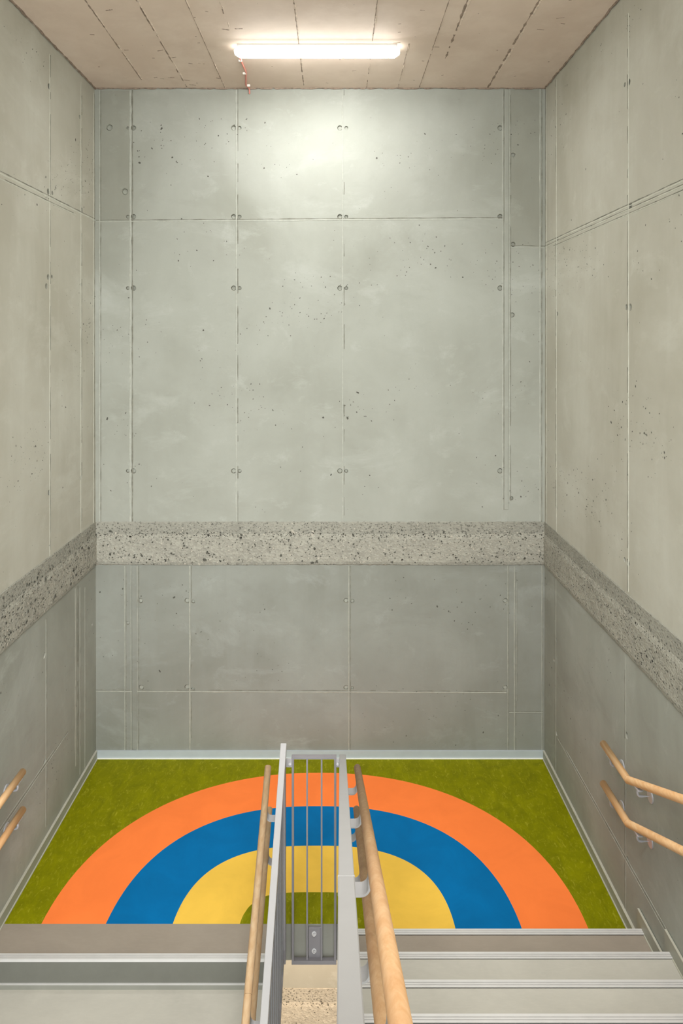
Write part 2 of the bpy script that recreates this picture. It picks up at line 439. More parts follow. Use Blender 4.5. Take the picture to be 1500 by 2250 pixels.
    def gravel(s, count, u0=None, u1=None, v0=None, vm=None, v1=None, clusters=(), size=.78):
        """voids and stones in the raw band, thickest along its step"""
        u0 = s.b[0] + .01 if u0 is None else u0; u1 = s.b[1] - .01 if u1 is None else u1
        v0, vm, v1 = (ZB0, ZBM, ZB1) if v0 is None else (v0, vm, v1)
        for i in range(count):
            u = random.uniform(u0, u1); k = random.random()
            if k < .30: v = random.gauss(vm + .010, .018)
            elif k < .42: v = random.uniform(vm, v1 - .01)
            elif k < .50 and clusters: c = random.choice(clusters); u, v = random.gauss(c[0], .13), random.gauss(c[1], .018)
            else: v = random.uniform(v0 + .02, vm)
            v = min(max(v, v0 + .012), v1 - .012); u = min(max(u, u0), u1)
            near = .0045 if v > vm + .012 else .0135
            near = .0085 if vm - .004 < v <= vm + .012 else near
            dark = random.random() < .62
            s.fleck(u, v, min(.013, random.lognormvariate(math.log((.0046 if dark else .0055) * size), .42)), near + .0022, 10 if dark else 11, random.uniform(1, 1.7))
    def slab(s, d):
        """body of the wall behind the face"""
        u0, u1, v0, v1 = s.b
        q = [(u0, v0), (u1, v0), (u1, v1), (u0, v1)]
        A = [s.bm.verts.new(s.f(u, v, -0.05)) for u, v in q]; B = [s.bm.verts.new(s.f(u, v, -d)) for u, v in q]
        for k in range(4): s.bm.faces.new((A[k], A[(k + 1) % 4], B[(k + 1) % 4], B[k])).material_index = 0
        s.bm.faces.new(B).material_index = 0
        T = [s.bm.verts.new(s.f(u, v, 0)) for u, v in q]
        for k in range(4): s.bm.faces.new((T[k], T[(k + 1) % 4], A[(k + 1) % 4], A[k])).material_index = 0
    def done(s, name, label):
        me = bpy.data.meshes.new(name); s.bm.to_mesh(me); s.bm.free()
        for k in ('wall_back' if name == 'wall_back' else 'wall_up', 'rough', 'smooth_band', 'hole', 'joint_dark', 'joint_light' if name != 'wall_back' else 'ridge_back', 'low_back' if name == 'wall_back' else 'wall_low', 'ridge_low', 'joint_low', 'wall_dark', 'void', 'stone'): me.materials.append(M[k])
        o = bpy.data.objects.new(name, me); COL.objects.link(o)
        return tag(o, label, 'wall', None, 'structure')

ZB0, ZBM, ZB1 = 1.573, 1.812, 1.925      # raw band between the storeys
LB0, LBM, LB1 = -2.32, -2.01, -1.885     # the same band one storey lower
ztop, zbot = ZC, ZLOW

# back wall
W = Wall(lambda u, v, d: Vector((u, YB - d, v)), XL, XR, ZLOW, ZC, None)
for y in (281, 476, 633, 1035):
    for x, r in ((280.5, .015), (293, .021), (513, .021), (526, .016), (746.5, .021), (760.5, .015), (1098.5, .022)):
        if (x, y) == (280.5, 281): r = .012
        W.hole(on_back(x, y), r)
for x, y, r in ((240, 280, .027), (274, 421, .027), (1127, 340, .018), (1127, 537, .02), (1125, 692, .02), (1123, 1095, .017),
                (308, 1320, .022), (411, 1320, .022), (424, 1322, .015), (760, 1320, .021), (773.5, 1321, .018), (1110, 1320, .021),
                (310, 1511, .022), (411, 1510, .023), (424, 1514, .015), (760, 1511, .021), (773.5, 1512, .015), (1110, 1511, .021),
                (280, 1369, .016)):
    W.hole(on_back(x, y), r)
def bz(xa, xb, ya, yb):
    a, b = on_back(xa, yb), on_back(xb, ya); W.zones.append((a[0], b[0], a[1], b[1], 9))
bz(220, 287, 199, 484); bz(1121, 1187, 196, 540)
W.face([ZB0, ZB1], [6, 2, 0])
def bv(x, ya, yb, w=0.014, gap=0.0): W.joint(on_back(x, ya), on_back(x, yb), w, gap)
def bh(xa, xb, ya, yb=None, w=0.014, gap=0.0): W.joint(on_back(xa, ya), on_back(xb, yb or ya), w, gap)
bv(219.5, 198, 1146, .016); bv(287.5, 198, 1146, .028); bv(520, 196, 1146, .020, .2); bv(753.5, 196, 1146, .018, .3)
bv(1105, 195, 1120, .016); bv(1119.5, 195, 1100, .016, .1); bv(1187.5, 195, 1146, .020)
bh(211, 1104, 486, 480, .018); bh(1122, 1197, 542, 543, .018); bh(1107, 1117, 790, 790, .010)
bv(275, 1243, 1648, .016); bv(288.5, 1243, 1648, .014, .2); bv(302, 1243, 1648, .022); bv(418, 1243, 1648, .022, .2); bv(767, 1243, 1648, .020)
bv(1116, 1243, 1648, .012); bv(1131, 1243, 1648, .018, .1); bv(1134.5, 1280, 1540, .010, .3); bv(1191, 1243, 1648, .012)
bh(210, 1112, 1518, 1521, .020, .15); bh(1118, 1193, 1565, 1565, .014, .2)
a, b = on_back(290, 1648), on_back(301, 1243); W.panel(a[0], b[0], 0.066, ZB0, 0.005, 6)
a, b = on_back(1107, 1120), on_back(1118, 196); W.panel(a[0], b[0], a[1], ZC - 0.004, 0.004, 0)
W.band(ZB0, ZB1, ZBM); W.band(LB0, LB1, LBM)
W.pits(620, 2.0, 5.2); W.pits(160, .1, 1.5)
W.gravel(1500, clusters=((-1.45, 1.60), (-1.55, 1.64), (-1.0, 1.60), (1.5, 1.66))); W.gravel(950, None, None, LB0, LBM, LB1, size=.65)
W.slab(0.25)
W.done('wall_back', 'tall grey-green fair-faced concrete wall behind the landing with a pebbly band')

# left wall
W = Wall(lambda u, v, d: Vector((XL + d, u, v)), YF, YB, ZLOW, ZC, None)
for x, y, r in ((108, 190, .02), (106, 421, .021), (115, 424, .014), (106, 609, .021), (102, 629, .02), (114, 608, .014), (108, 1082, .02),
                (180, 461, .018), (178, 625, .018), (177.5, 1049, .018), (175, 257, .016), (97, 1441, .02), (97.5, 1675, .02), (166, 1365, .014), (202, 1372, .012)):
    W.hole(on_left(x, y), r)
W.face([ZB0, ZB1], [6, 2, 0])
def lv(x, ya, yb, w=0.02, gap=0.0): W.joint(on_left(x, ya), on_left(x, yb), w, gap)
lv(110, 120, 1225, .018, .2); lv(178.5, 180, 1175, .024, .2); lv(206.5, 205, 1150, .03)
lv(101.5, 1360, 1815, .020); lv(168, 1290, 1680, .06, .1); lv(176, 1290, 1700, .02, .4); lv(187, 1290, 1690, .018, .3)
zj = on_back(211, 486)[1]
W.joint((YF, zj + .012), (YB, zj + .012), .018); W.joint((YF, zj - .022), (YB - .4, zj - .022), .012, .1)
zj = on_back(211, 1519)[1]
W.joint((YF, zj), (4.95, zj), .018); W.strip((YF, zj + .02), (4.7, zj + .02), .006, .002, 7)
W.band(ZB0, ZB1, ZBM)
W.pits(420, 2.0, 5.3, 3.6, YB); W.pits(60, .1, 1.5, 3.6, YB); W.gravel(850, 3.6, YB - .01, clusters=((4.4, 1.72), (4.0, 1.66)))
W.slab(0.25)
W.done('wall_left', 'grey concrete wall to the left of the landing with a pebbly band')

# right wall
W = Wall(lambda u, v, d: Vector((XR - d, u, v)), YF, YB, ZLOW, ZC, None)
for x, y, r in ((1381, 181, .02), (1372, 186, .013), (1384.5, 453, .021), (1384, 675, .021), (1376, 675, .018), (1379.5, 1236, .021), (1372, 1230, .015),
                (1224, 690, .018), (1222, 1115, .018), (1221.5, 1405, .016), (1217, 1450, .016), (1222.5, 1612, .018), (1225, 525, .016), (1376.5, 1616, .02), (1379, 1890, .018)):
    W.hole(on_right(x, y), r)
W.face([ZB0, ZB1], [6, 2, 0])
def rv(x, ya, yb, w=0.02, gap=0.0): W.joint(on_right(x, ya), on_right(x, yb), w, gap)
rv(1221.5, 175, 1170, .024, .3); rv(1379.5, 30, 1300, .020, .2); rv(1199.5, 192, 1150, .03)
rv(1220, 1262, 1695, .024, .2); rv(1373.5, 1435, 2040, .018, .1)
zj = on_back(1197, 541)[1]
W.joint((YF, zj + .020), (YB - .02, zj + .020), .016); W.joint((YF, zj - .004), (YB, zj - .004), .012); W.joint((YF, zj - .03), (YB - .2, zj - .03), .010)
zj = on_right(1222.5, 1617)[1]
W.joint((YF, zj), (5.20, zj), .018); W.strip((YF, zj + .02), (5.0, zj + .02), .006, .002, 7)
W.band(ZB0, ZB1, ZBM)
W.pits(520, 2.0, 5.3, 3.1, YB); W.pits(60, .1, 1.5, 3.1, YB); W.gravel(420, 3.1, YB - .01, size=.55)
W.slab(0.25)
W.done('wall_right', 'grey concrete wall to the right of the landing with a pebbly band')

# ------------------------------------------------------------------ ceiling
W = Wall(lambda u, v, d: Vector((u, v, ZC - d)), XL, XR, YF, YB, None)
W.face([], [0])
def cj(x, ya, yb, w, gap, drift=0.0):
    W.strip((x + drift, ya), (x, yb), w * .62, 0.002, 4, 0.8, 0.03, gap * .7)
    W.strip((x + w * 0.6 + drift, ya), (x + w * 0.6, yb), w * 0.7, 0.003, 5, 0.6, 0.07, 0.25)
cj(-1.520, YF, 5.35, .014, .02, .10); cj(-1.200, YF, 5.53, .014, .22, .02); cj(-.897, YF, 5.53, .008, 0, -.02); cj(-.70, YF, 4.45, .012, .25)
cj(-.258, YF, 5.53, .010, .1, .02); cj(.247, YF, 5.53, .007, .15); cj(.25, YF, 4.55, .014, .1); cj(.671, YF, 5.53, .008, .05, .03)
cj(.79, YF, 4.95, .022, .15, -.02); cj(1.224, YF, 5.53, .022, .04, -.03); cj(.50, 4.7, 5.53, .006, .1)
W.strip((XL, YB - .008), (XR, YB - .008), .012, .008, 4, 0.7, 0.03)
W.strip((XL + .008, YF), (XL + .008, YB), .012, .008, 4, 0.7, 0.04)
W.strip((XR - .008, YF), (XR - .008, YB), .012, .008, 4, 0.7, 0.04)
for _ in range(60):                       # nail and knot scars
    x, y = random.uniform(XL + .1, XR - .1), random.uniform(3.9, YB - .05)
    l = random.choice((.012, .018, .03, .05)); ang = random.uniform(-.5, .5)
    W.strip((x, y), (x + l * math.cos(ang), y + l * math.sin(ang)), random.uniform(.005, .013), .001, 4, 0.6, 0.01)
W.slab(0.3)
o = W.done('ceiling', 'brownish board-marked concrete ceiling over the stairwell')
o['category'] = 'ceiling'
o.data.materials[0] = M['ceil']; o.data.materials[4] = M['ceil_dark']
M['ceil_ridge'] = mat_plain('pale_ceiling_ridge', (0.66, 0.56, 0.465), 0.85, 0, 0.1, 0.2, 40)
o.data.materials[5] = M['ceil_ridge']

# ------------------------------------------------------------------ landing floor with the rainbow
def spline(p, n=14):
    out = []
    for i in range(len(p) - 1):
        a = p[max(i - 1, 0)]; b = p[i]; c = p[i + 1]; d = p[min(i + 2, len(p) - 1)]
        for k in range(n):
            t = k / n
            out.append(tuple(0.5 * (2 * b[j] + (c[j] - a[j]) * t + (2 * a[j] - 5 * b[j] + 4 * c[j] - d[j]) * t * t + (-a[j] + 3 * b[j] - 3 * c[j] + d[j]) * t ** 3) for j in (0, 1)))
    out.append(p[-1]); return out
def arch(xc, yc, a, b, n, foot=3.70, k=72):
    """flattened arch: superelliptic crown on two straight legs"""
    out = [(xc - a, foot)] if yc > foot + .01 else []
    for i in range(k + 1):
        t = math.pi * (1 - i / k); c, q = math.cos(t), max(0.0, math.sin(t))
        out.append((xc + a * math.copysign(abs(c) ** (2 / n), c), yc + b * q ** (2 / n)))
    if yc > foot + .01: out.append((xc + a, foot))
    return out
arc_g = [(-0.580, 3.70), (-0.559, 3.955), (-0.535, 4.045), (-0.502, 4.095), (-0.430, 4.150), (-0.300, 4.176), (-0.134, 4.180), (0.03, 4.176), (0.160, 4.150), (0.235, 4.095), (0.265, 4.045), (0.290, 3.955), (0.31, 3.70)]
bm = bmesh.new()
outline = [(XL, YB), (XR, YB), (XR, YR - .02), (EYE_R, YR - .02), (EYE_R, EYE_Y), (EYE_L, EYE_Y), (EYE_L, YLN + .004), (XL, YLN + .004)]
arcs = [arch(-.129, 3.932, 1.586, 1.408, 2.144), arch(-.134, 3.818, 1.209, 1.138, 2.361), arch(-.131, 3.821, .822, .746, 2.662), spline(arc_g)]
pts = [Vector(p) for p in outline]; edges = [(i, (i + 1) % len(outline)) for i in range(len(outline))]
for a in arcs:
    k0 = len(pts); pts += [Vector(p) for p in a]; edges += [(k0 + i, k0 + i + 1) for i in range(len(a) - 1)]
k0 = len(pts); pts += [Vector((XL, EYE_Y)), Vector((EYE_L, EYE_Y - .0))]; edges.append((k0, k0 + 1))
V, E_, F, *_ = delaunay_2d_cdt(pts, edges, [], 0, 1e-6)
def inside(poly, x, y):
    c = False; n = len(poly)
    for i in range(n):
        (x1, y1), (x2, y2) = poly[i], poly[i - 1]
        if (y1 > y) != (y2 > y) and x < (x2 - x1) * (y - y1) / (y2 - y1) + x1: c = not c
    return c
vs = [bm.verts.new((p.x, p.y, 0)) for p in V]
for tri in F:
    c = sum((V[i] for i in tri), Vector((0, 0))) / len(tri)
    if not inside(outline, c.x, c.y): continue
    k = sum(1 for a in arcs if inside(a, c.x, c.y))
    f = bm.faces.new([vs[i] for i in tri])
    f.material_index = (0, 1, 2, 3, 0)[k]
    if c.x < EYE_L and c.y < EYE_Y: f.material_index = 4
TH = 0.212
B_ = [bm.verts.new((x, y, -TH)) for x, y in outline]; T_ = [bm.verts.new((x, y, 0)) for x, y in outline]
n = len(outline)
for i in range(n): bm.faces.new((T_[i], T_[(i + 1) % n], B_[(i + 1) % n], B_[i])).material_index = 5
bm.faces.new(B_).material_index = 5
me = bpy.data.meshes.new('floor'); bm.to_mesh(me); bm.free()
for k in ('green', 'orange', 'blue', 'yellow', 'taupe', 'slab'): me.materials.append(M[k])
o = bpy.data.objects.new('floor', me); COL.objects.link(o)
tag(o, 'landing floor of marbled green linoleum with an orange, blue and yellow rainbow', 'floor', None, 'structure')

bm = bmesh.new(); box(bm, XL, XR, YF, YB, ZLOW - .1, ZLOW)
o = obj('floor_lower', bm, M['dark_floor']); tag(o, 'floor of the storey below the stairwell', 'floor', None, 'structure')

# skirting boards
HS = 0.062
def skirting(name, bm, mats, label):
    o = obj(name, bm, mats); tag(o, label, 'skirting board', None, 'structure')
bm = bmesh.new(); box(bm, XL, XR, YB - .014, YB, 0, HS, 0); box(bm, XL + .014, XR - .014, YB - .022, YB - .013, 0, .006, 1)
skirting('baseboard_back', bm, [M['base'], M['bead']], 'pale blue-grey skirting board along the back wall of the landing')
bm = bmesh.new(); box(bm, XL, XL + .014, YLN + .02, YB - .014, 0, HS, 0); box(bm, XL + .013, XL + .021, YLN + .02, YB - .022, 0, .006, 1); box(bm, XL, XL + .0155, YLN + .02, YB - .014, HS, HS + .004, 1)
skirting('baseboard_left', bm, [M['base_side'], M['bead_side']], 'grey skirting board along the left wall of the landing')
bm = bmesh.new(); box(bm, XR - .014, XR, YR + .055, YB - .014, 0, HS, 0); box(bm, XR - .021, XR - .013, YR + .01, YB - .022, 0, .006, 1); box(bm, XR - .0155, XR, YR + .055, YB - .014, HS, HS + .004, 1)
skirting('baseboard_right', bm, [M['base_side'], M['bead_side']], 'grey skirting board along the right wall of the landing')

# ------------------------------------------------------------------ stair flights
def nosing_bm(x0, x1, yfar, z, sign):
    """ribbed aluminium nosing lying on the tread edge; sign +1: edge faces the back wall"""
    bm = bmesh.new()
    w = 0.031; s = sign
    ys = sorted((yfar + s * .002, yfar - s * w))
    box(bm, x0, x1, ys[0], ys[1], z - .001, z + .003, 1)
    for a, b in ((-.002, .0065), (.0105, .0175), (.0215, .031)):
        y = sorted((yfar - s * a, yfar - s * b)); box(bm, x0, x1, y[0], y[1], z, z + .0055, 0)
    y = sorted((yfar + s * .002, yfar + s * .0055)); box(bm, x0, x1, y[0], y[1], z - (.026 if s > 0 else .010), z + .0055, 0)
    return bm

# right flight, rising towards the viewer
NR = 9
fr = thing('stair_flight', (0.87, YR, 0), 'pale grey stair flight rising from the landing on the right, with aluminium nosings', 'stairs')
bm = bmesh.new()
y1, z1 = YR - NR * GO, NR * RISE
prism_x(bm, [(YR, 0), (y1, z1), (y1, z1 - .22), (YR - .02, -TH), (YR, -TH)], EYE_R, XR - .0135)
obj('flight_slab', bm, M['slab'], fr)
for k in range(1, NR + 1):
    y0 = YR - (k - 1) * GO; z = k * RISE
    bm = bmesh.new()
    prism_x(bm, [(y0, z - RISE), (y0, z), (y0 - GO, z)], EYE_R, XR - .0135)
    st = obj('step', bm, M['taupe'] if k == 1 else M['tread'], fr)
    if k == 1: st['label'] = 'first step in darker taupe'
    obj('nosing', nosing_bm(EYE_R, XR - .014, y0, z, 1), [M['alu'], M['alu_dark']], st).matrix_parent_inverse = Matrix.Translation((0, 0, 0))
    bm = bmesh.new(); h = .074
    prism_x(bm, [(y0 + .054, z - RISE + h + .002), (y0 + .054, z + h), (y0 - GO + .054, z + h), (y0 - GO + .054, z + .001), (y0 + .0065, z + .001), (y0 + .0065, z - RISE + h + .002)] if k > 1 else
            [(y0 + .054, .0), (y0 + .054, z + h), (y0 - GO + .054, z + h), (y0 - GO + .054, z + .001), (y0 + .0065, z + .001), (y0 + .0065, .0)], XR - .014, XR - .004)
    box(bm, XR - .0155, XR - .004, y0 - GO + .054, y0 + .054, z + h, z + h + .004, 1)
    box(bm, XR - .020, XR - .013, y0 - GO + .02, y0 - .034, z, z + .005, 1)
    obj('skirting', bm, [M['base_side'], M['bead_side']], st).matrix_parent_inverse = Matrix.Translation((0, 0, 0))

# left flight, falling away from the landing towards the viewer
NL = 11
fl = thing('stair_flight', (-1.14, YLN, 0), 'stair flight falling from the landing on the left, taupe edge and grey risers', 'stairs')
bm = bmesh.new()
y1, z1 = YLN - NL * GO, -NL * RISE
prism_x(bm, [(YLN, -RISE), (YLN - (NL) * GO, -(NL + 1) * RISE), (YLN - NL * GO, -(NL + 1) * RISE - .22), (YLN, -RISE - .20)], XL + .002, EYE_L)
obj('flight_slab', bm, M['slab'], fl)
bm = nosing_bm(XL + .002, EYE_L, YLN, 0, -1); obj('nosing', bm, [M['alu'], M['alu_dark']], fl)
for k in range(1, NL + 1):
    y0 = YLN - (k - 1) * GO; z = -k * RISE
    bm = bmesh.new()
    # tread block
    prism_x(bm, [(y0, z), (y0 - GO, z), (y0 - GO, z - RISE)], XL + .002, EYE_L, 0)
    # riser face with a coved foot
    box(bm, XL + .002, EYE_L, y0 - .004, y0 + .003, z + .024, z + RISE - .004, 1)
    box(bm, XL + .002, EYE_L, y0 - .014, y0 + .003, z, z + .026, 2)
    box(bm, XL + .002, EYE_L, y0 - .0145, y0 + .003, z + .026, z + .029, 3)
    st = obj('step', bm, [M['tread'], M['riser'], M['riser_foot'], M['alu']], fl)
    obj('nosing', nosing_bm(XL + .002, EYE_L, y0 - GO, z, -1), [M['alu'], M['alu_dark']], st).matrix_parent_inverse = Matrix.Translation((0, 0, 0))

# ------------------------------------------------------------------ balustrades
def sloped(bm, xa, ya, za, xb, yb, zb, w, h, mi=0, bev=0.002):
    """flat bar between two points, w wide in x and h tall, top centre on the given line"""
    vs = []
    for x, y, z in ((xa, ya, za), (xb, yb, zb)):
        for dx, dz in ((-w / 2, 0), (w / 2, 0), (w / 2, -h), (-w / 2, -h)): vs.append(bm.verts.new((x + dx, y, z + dz)))
    fs = [bm.faces.new(vs[0:4]), bm.faces.new(vs[7:3:-1])]
    for k in range(4): fs.append(bm.faces.new((vs[k], vs[(k + 1) % 4], vs[4 + (k + 1) % 4], vs[4 + k])))
    for f in fs: f.material_index = mi
    if bev:
        es = list(set(e for f in fs for e in f.edges)); bmesh.ops.bevel(bm, geom=es, offset=bev, segments=1, affect='EDGES')

def balustrade(label, xf, xn, yf, yn, hf, sl, w, side, face_x, seam=None):
    """xf/xn: x at the far and near end, hf: top height at the far end, sl: slope (height gained per metre towards the viewer)"""
    X = lambda y: xf + (xn - xf) * (yf - y) / (yf - yn)
    Z = lambda y: hf + sl * (yf - y)
    t = thing('balustrade', (xf, yf, Z(yf) - 1.24), label, 'balustrade')
    bm = bmesh.new(); sloped(bm, X(yf + .02), yf + .02, Z(yf + .02), X(yn), yn, Z(yn), w, .045)
    if seam: sloped(bm, X(seam + .004), seam + .004, Z(seam + .004) + .0004, X(seam - .004), seam - .004, Z(seam - .004) + .0004, w + .002, .047, 0, .0005)
    obj('top_rail', bm, M['steel'], t)
    bm = bmesh.new(); sloped(bm, X(yf), yf, Z(yf) - 1.15, X(yn), yn, Z(yn) - 1.15, .014, .035, 0, .001)
    obj('bottom_rail', bm, M['steel_shade'], t)
    for y in (yf, yn + .03):
        bm = bmesh.new(); box(bm, X(y) - w / 2 + .003, X(y) + w / 2 - .003, y - .018, y + .018, Z(y) - 1.24, Z(y) - .047, 0, .002)
        obj('post', bm, M['steel_shade'], t)
    n = int((yf - yn) / .105)
    for i in range(1, n):
        y = yf + (yn - yf) * i / n; x = X(y)
        bm = bmesh.new(); box(bm, x - .006, x + .006, y - .012, y + .012, Z(y) - 1.155, Z(y) - .042)
        obj('baluster', bm, M['baluster'], t)
    for i in range(3):
        y = yf - .45 - i * (yf - yn - .9) / 2; x = X(y)
        bm = bmesh.new(); box(bm, min(x, face_x), max(x, face_x), y - .03, y + .03, Z(y) - 1.195, Z(y) - 1.145)
        obj('side_fixing', bm, M['steel_shade'], t)
    return X, Z

balustrade('light grey steel balustrade beside the left flight, its top rail falling towards the viewer', -.302, -.302, 3.90, .6, 1.066, -SLOPE, .034, -1, EYE_L + .001)
balustrade('light grey steel balustrade beside the right flight, its wide top rail rising towards the viewer', .038, .0165, 3.90, .45, 1.021, SLOPE, .0365, 1, EYE_R - .001, 1.54)

# narrow barred panel closing the eye of the stair
YP = 3.93
t = thing('barred_panel', (-.127, YP, -.20), 'narrow grey steel panel of upright bars closing the gap between both balustrades', 'railing panel')
bm = bmesh.new()
x0, x1, z0, z1 = -.2555, .002, -.203, .998
for xa, xb in ((x0, x0 + .013), (x1 - .013, x1)): box(bm, xa, xb, YP - .012, YP + .010, z0, z1 - .004, 0, .001)
box(bm, x0 - .0006, x1 + .0006, YP - .0125, YP + .0105, z1 - .015, z1, 0, .001); box(bm, x0 - .0006, x1 + .0006, YP - .0135, YP + .0115, z0 - .004, z0 + .018, 0, .001)
obj('frame', bm, M['steel_shade'], t)
for x in (-.167, -.083):
    bm = bmesh.new(); box(bm, x - .0045, x + .0045, YP - .009, YP + .008, z0 + .016, z1 - .014)
    obj('bar', bm, M['steel_shade'], t)
bm = bmesh.new(); box(bm, -.160, -.084, YP + .010, EYE_Y, -.192, -.012, 0, .002)
pl = obj('mounting_plate', bm, M['steel_shade'], t)
for z in (-.046, -.146):
    bm = bmesh.new(); disc(bm, (-.127, YP + .010, z), (0, -1, 0), .014, .003, 20); disc(bm, (-.127, YP + .007, z), (0, -1, 0), .0095, .008, 6); disc(bm, (-.127, YP, z), (0, -1, 0), .005, .007, 12)
    obj('bolt', bm, M['bolt'], pl).matrix_parent_inverse = Matrix.Identity(4)
for xa, xb, xbolt in ((-.288, x0 + .002, x0 - .010), (x1 - .002, .0222, x1 + .008)):
    bm = bmesh.new(); box(bm, xa, xb, YP - .010, YP - .004, .935, .985, 0, .001)
    lg = obj('lug', bm, M['steel'], t)
    bm = bmesh.new(); disc(bm, (xbolt, YP - .010, .955), (0, -1, 0), .009, .004, 6); disc(bm, (xbolt, YP - .014, .955), (0, -1, 0), .0045, .006, 12)
    obj('bolt', bm, M['bolt'], lg).matrix_parent_inverse = Matrix.Identity(4)

# ------------------------------------------------------------------ wooden handrails at the balustrades
def strap(bm, xs, xr, y, zr, r, sl):
    """flat steel strap: runs level from the balustrade and turns up under the rail"""
    d = 1 if xr > xs else -1; zb = zr - r - .046; xr = xr - d * .013; R_ = .024; th = .006; hw = .0235
    path = [(xs, zb), (xr - d * R_, zb)]
    for k in range(1, 7):
        a = k / 6 * math.pi / 2; path.append((xr - d * R_ + d * R_ * math.sin(a), zb + R_ - R_ * math.cos(a)))
    path.append((xr, zr - r * .55))
    prev = None
    for i, (x, z) in enumerate(path):
        a = path[max(i - 1, 0)]; b = path[min(i + 1, len(path) - 1)]
        tx, tz = b[0] - a[0], b[1] - a[1]; L = math.hypot(tx, tz); nx, nz = -tz / L * th / 2, tx / L * th / 2
        sh = lambda yy: sl * (y - yy)
        ring = [bm.verts.new((x + nx, y + hw, z + nz + sh(y + hw))), bm.verts.new((x + nx, y - hw, z + nz + sh(y - hw))), bm.verts.new((x - nx, y - hw, z - nz + sh(y - hw))), bm.verts.new((x - nx, y + hw, z - nz + sh(y + hw)))]
        if prev:
            for k in range(4): bm.faces.new((prev[k], prev[(k + 1) % 4], ring[(k + 1) % 4], ring[k]))
        else: bm.faces.new(ring[::-1])
        prev = ring
    bm.faces.new(prev)

def centre_rail(label, xf, xn, yf, yn, hf, sl, r, ys, xs_f, xs_n, mat, joints=()):
    X = lambda y: xf + (xn - xf) * (yf - y) / (yf - yn)
    Z = lambda y: hf + sl * (yf - y)
    t = thing('handrail', (xf, yf, hf), label, 'handrail')
    bm = bmesh.new(); tube(bm, [(xf, yf, hf), (X(yn), yn, Z(yn))], r, 24, 0, .35)
    for y in joints:
        dvec = Vector((0, 1, -sl)).normalized()
        disc(bm, Vector((X(y), y, Z(y))), dvec, r + .0003, .0016, 24, 1)
    obj('rail', bm, [mat, M['wood_joint']], t)
    for y in ys:
        bm = bmesh.new(); xs = xs_f + (xs_n - xs_f) * (3.9 - y) / 3.45
        strap(bm, xs, X(y), y, Z(y), r, 0.0)
        obj('bracket', bm, M['steel'], t)

RB = (3.48, 2.73, 1.885, 1.08)
centre_rail('upper pale wooden handrail on the right balustrade, the wide one rising towards the viewer', .1225, .0925, 3.905, .45, .942, SLOPE, .0190, RB, .052, .030, M['wood_up'], (1.93,))
centre_rail('lower pale wooden handrail on the right balustrade, half hidden beneath the upper one', .118, .0965, 3.905, .45, .702, SLOPE, .0190, RB, .052, .030, M['wood_up'], (2.55,))
LBK = (3.71, 2.95, 2.2, 1.4)
centre_rail('upper pale wooden handrail on the left balustrade, falling towards the viewer', -.390, -.386, 3.905, .6, .948, -SLOPE, .0185, LBK, -.315, -.315, M['wood_down'], (3.0,))
centre_rail('lower pale wooden handrail on the left balustrade, mostly hidden beside the upper one', -.384, -.383, 3.905, .6, .708, -SLOPE, .0185, LBK, -.315, -.315, M['wood_down'])

# ------------------------------------------------------------------ wooden handrails on the walls
def wall_rail(label, x, wall_x, pts, r, brackets, mat):
    d = 1 if wall_x > x else -1
    t = thing('handrail', (x, pts[0][0], pts[0][1]), label, 'handrail')
    bm = bmesh.new(); tube(bm, [(x, y, z) for y, z in pts], r, 24, 0, .35)
    (ya, za), (yk, zk) = pts[0], pts[1]
    m = Vector((0, yk - pts[2][0], zk - pts[2][1])).normalized() + Vector((0, ya - yk, za - zk)).normalized(); m.normalize()
    disc(bm, Vector((x, yk, zk)) - m * .0007, m, r * 1.035, .0014, 24, 1)
    obj('rail', bm, [mat, M['wood_joint']], t)
    for y, z, yw in brackets:                # y, rail height there, where the rose sits on the wall
        zr = z - r
        bm = bmesh.new()
        box(bm, x - .014, x + .014, y - .035, y + .035, zr - .005, zr + .004, 0, .002)
        tube(bm, [(x, y, zr - .003), (x, y + (yw - y) * .3, zr - .05), (wall_x - d * .004, yw, zr - .05)], .0065, 12, 0, .1, .022)
        br = obj('bracket', bm, M['chrome'], t, False)
        bm = bmesh.new(); disc(bm, (wall_x, yw, zr - .05), (-d, 0, 0), .034, .006, 28)
        obj('rose', bm, M['chrome'], br).matrix_parent_inverse = Matrix.Identity(4)

KY = 3.780; XW = 1.623
def rise(z): return [(4.132, z), (KY, z + .006), (.45, z + .006 + SLOPE * (KY - .45))]
def zat(z, y): return z + .004 if y > KY else z + .006 + SLOPE * (KY - y)
for z, lab in ((.947, 'upper wooden handrail on the right wall, bending upwards at the landing edge'), (.704, 'lower wooden handrail on the right wall, bending upwards at the landing edge')):
    wall_rail(lab, XW, XR, rise(z), .0205, [(4.02, zat(z, 4.02), 4.02), (3.66, zat(z, 3.66), 3.66), (2.6, zat(z, 2.6), 2.6), (1.5, zat(z, 1.5), 1.5)], M['wood'])
XWL = -1.881
for z, lab in ((.805, 'upper wooden handrail end on the left wall above the landing'), (.577, 'lower wooden handrail end on the left wall above the landing')):
    p = [(4.085, z), (KY - .02, z), (.6, z - SLOPE * (KY - .02 - .6))]
    wall_rail(lab, XWL, XL, p, .0205, [(4.02, z, 4.02), (3.4, z - SLOPE * (KY - .02 - 3.4), 3.4), (2.4, z - SLOPE * (KY - .02 - 2.4), 2.4)], M['wood'])

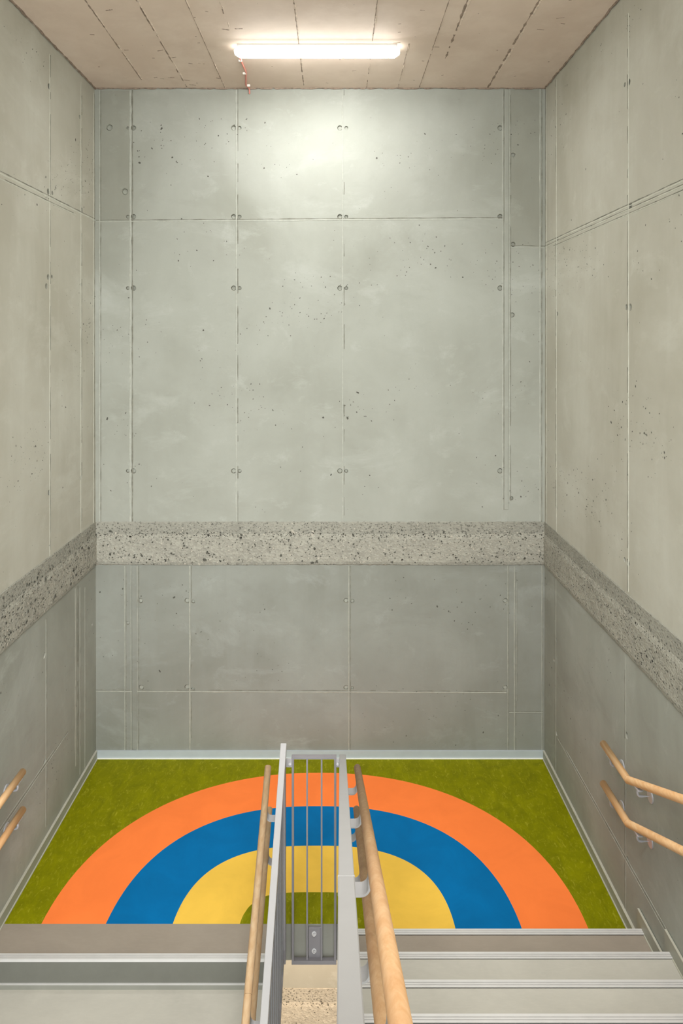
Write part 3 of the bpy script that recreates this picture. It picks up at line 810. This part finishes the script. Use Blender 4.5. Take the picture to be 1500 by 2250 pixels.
# ------------------------------------------------------------------ ceiling lamp
lx0, lx1, ly0, ly1 = -.702, .441, 4.70, 4.795
t = thing('ceiling_light', ((lx0 + lx1) / 2, 4.75, ZC), 'long glowing strip light mounted on the concrete ceiling', 'lamp')
bm = bmesh.new(); box(bm, lx0 + .02, lx1 - .02, ly0 + .004, ly1 - .004, ZC - .022, ZC, 0, .004)
obj('housing', bm, M['lamp_white'], t)
bm = bmesh.new()
prof = [(ly0, ZC - .022), (ly1, ZC - .022), (ly1 - .004, ZC - .055), (ly1 - .020, ZC - .068), (ly0 + .020, ZC - .068), (ly0 + .004, ZC - .055)]
for f in prism_x(bm, prof, lx0 + .03, lx1 - .03):
    if max(v.co.z for v in f.verts) > ZC - .03: f.material_index = 1
obj('diffuser', bm, [M['glow'], M['glow_side']], t)
cy_, cz_ = (ly0 + ly1) / 2, ZC - .042
for xa, xb in ((lx0 + .03, lx0), (lx1 - .03, lx1)):
    bm = bmesh.new()
    A = [bm.verts.new((xa, y, z)) for y, z in prof]
    B = [bm.verts.new((xb, cy_ + (y - cy_) * .6, cz_ + (z - cz_) * .35)) for y, z in prof]
    for k in range(6): bm.faces.new((A[k], A[(k + 1) % 6], B[(k + 1) % 6], B[k]))
    bm.faces.new(A[::-1]); bm.faces.new(B)
    obj('end_cap', bm, M['glow_side'], t)

# cable to the lamp
a = on_ceiling(524, 126); b = on_ceiling(544, 185)
t = thing('cable', (b[0], b[1], ZC), 'thin salmon-pink cable clipped to the ceiling from lamp to back wall', 'cable')
bm = bmesh.new()
zc = ZC - .007
P = [(a[0] + .005, ly1 - .01, zc), (a[0] + .02, a[1] + .25, zc), (b[0] - .015, b[1], zc), (b[0] + .004, YB - .015, zc), (b[0] + .006, YB - .012, ZC - .05)]
tube(bm, P, .0062, 10, 0, .3, .02)
obj('wire', bm, M['cable'], t, False)
for k in (.25, .58, .93):
    y = (ly1 - .01) + (YB - ly1 - .02) * k; x = P[0][0] + (P[3][0] - P[0][0]) * k + .002
    bm = bmesh.new(); box(bm, x - .012, x + .012, y - .008, y + .008, ZC - .016, ZC, 0, .002)
    obj('clip', bm, M['clip'], t)

# ------------------------------------------------------------------ light
def area(name, loc, rot, sx, sy, power, col):
    l = bpy.data.lights.new(name, 'AREA'); l.shape = 'RECTANGLE'; l.size = sx; l.size_y = sy; l.energy = power; l.color = col
    o = bpy.data.objects.new(name, l); COL.objects.link(o); o.location = loc; o.rotation_euler = rot
    return o
area('upper_landing_lamp', (-.1, .6, 5.30), (math.radians(42), 0, 0), 2.6, 1.2, 96, (1.0, .985, .95)).data.spread = math.radians(85)
area('lower_storey_lamp', (-.1, 4.4, -.55), (math.radians(25), 0, 0), .9, .5, 85, (1.0, .72, .50))
w = bpy.data.worlds.new('World'); SC.world = w; w.use_nodes = True
w.node_tree.nodes['Background'].inputs[0].default_value = (0.98, 1.0, 0.98, 1)
w.node_tree.nodes['Background'].inputs[1].default_value = 3.6

# ------------------------------------------------------------------ camera
c = bpy.data.cameras.new('camera'); co = bpy.data.objects.new('camera', c); COL.objects.link(co)
co.location = (0, 0, CAM_Z); co.rotation_euler = (math.pi / 2 - PITCH, 0, 0)
c.sensor_fit = 'VERTICAL'; c.sensor_height = 36; c.sensor_width = 24; c.lens = FPX / 2250 * 36
c.shift_x = (750 - CX) / 2250; c.shift_y = -(1125 - CY) / 2250
c.clip_start = 0.05; c.clip_end = 60
SC.camera = co
SC.view_settings.view_transform = 'Standard'; SC.view_settings.look = 'None'
SC.view_settings.exposure = 0; SC.view_settings.gamma = 1
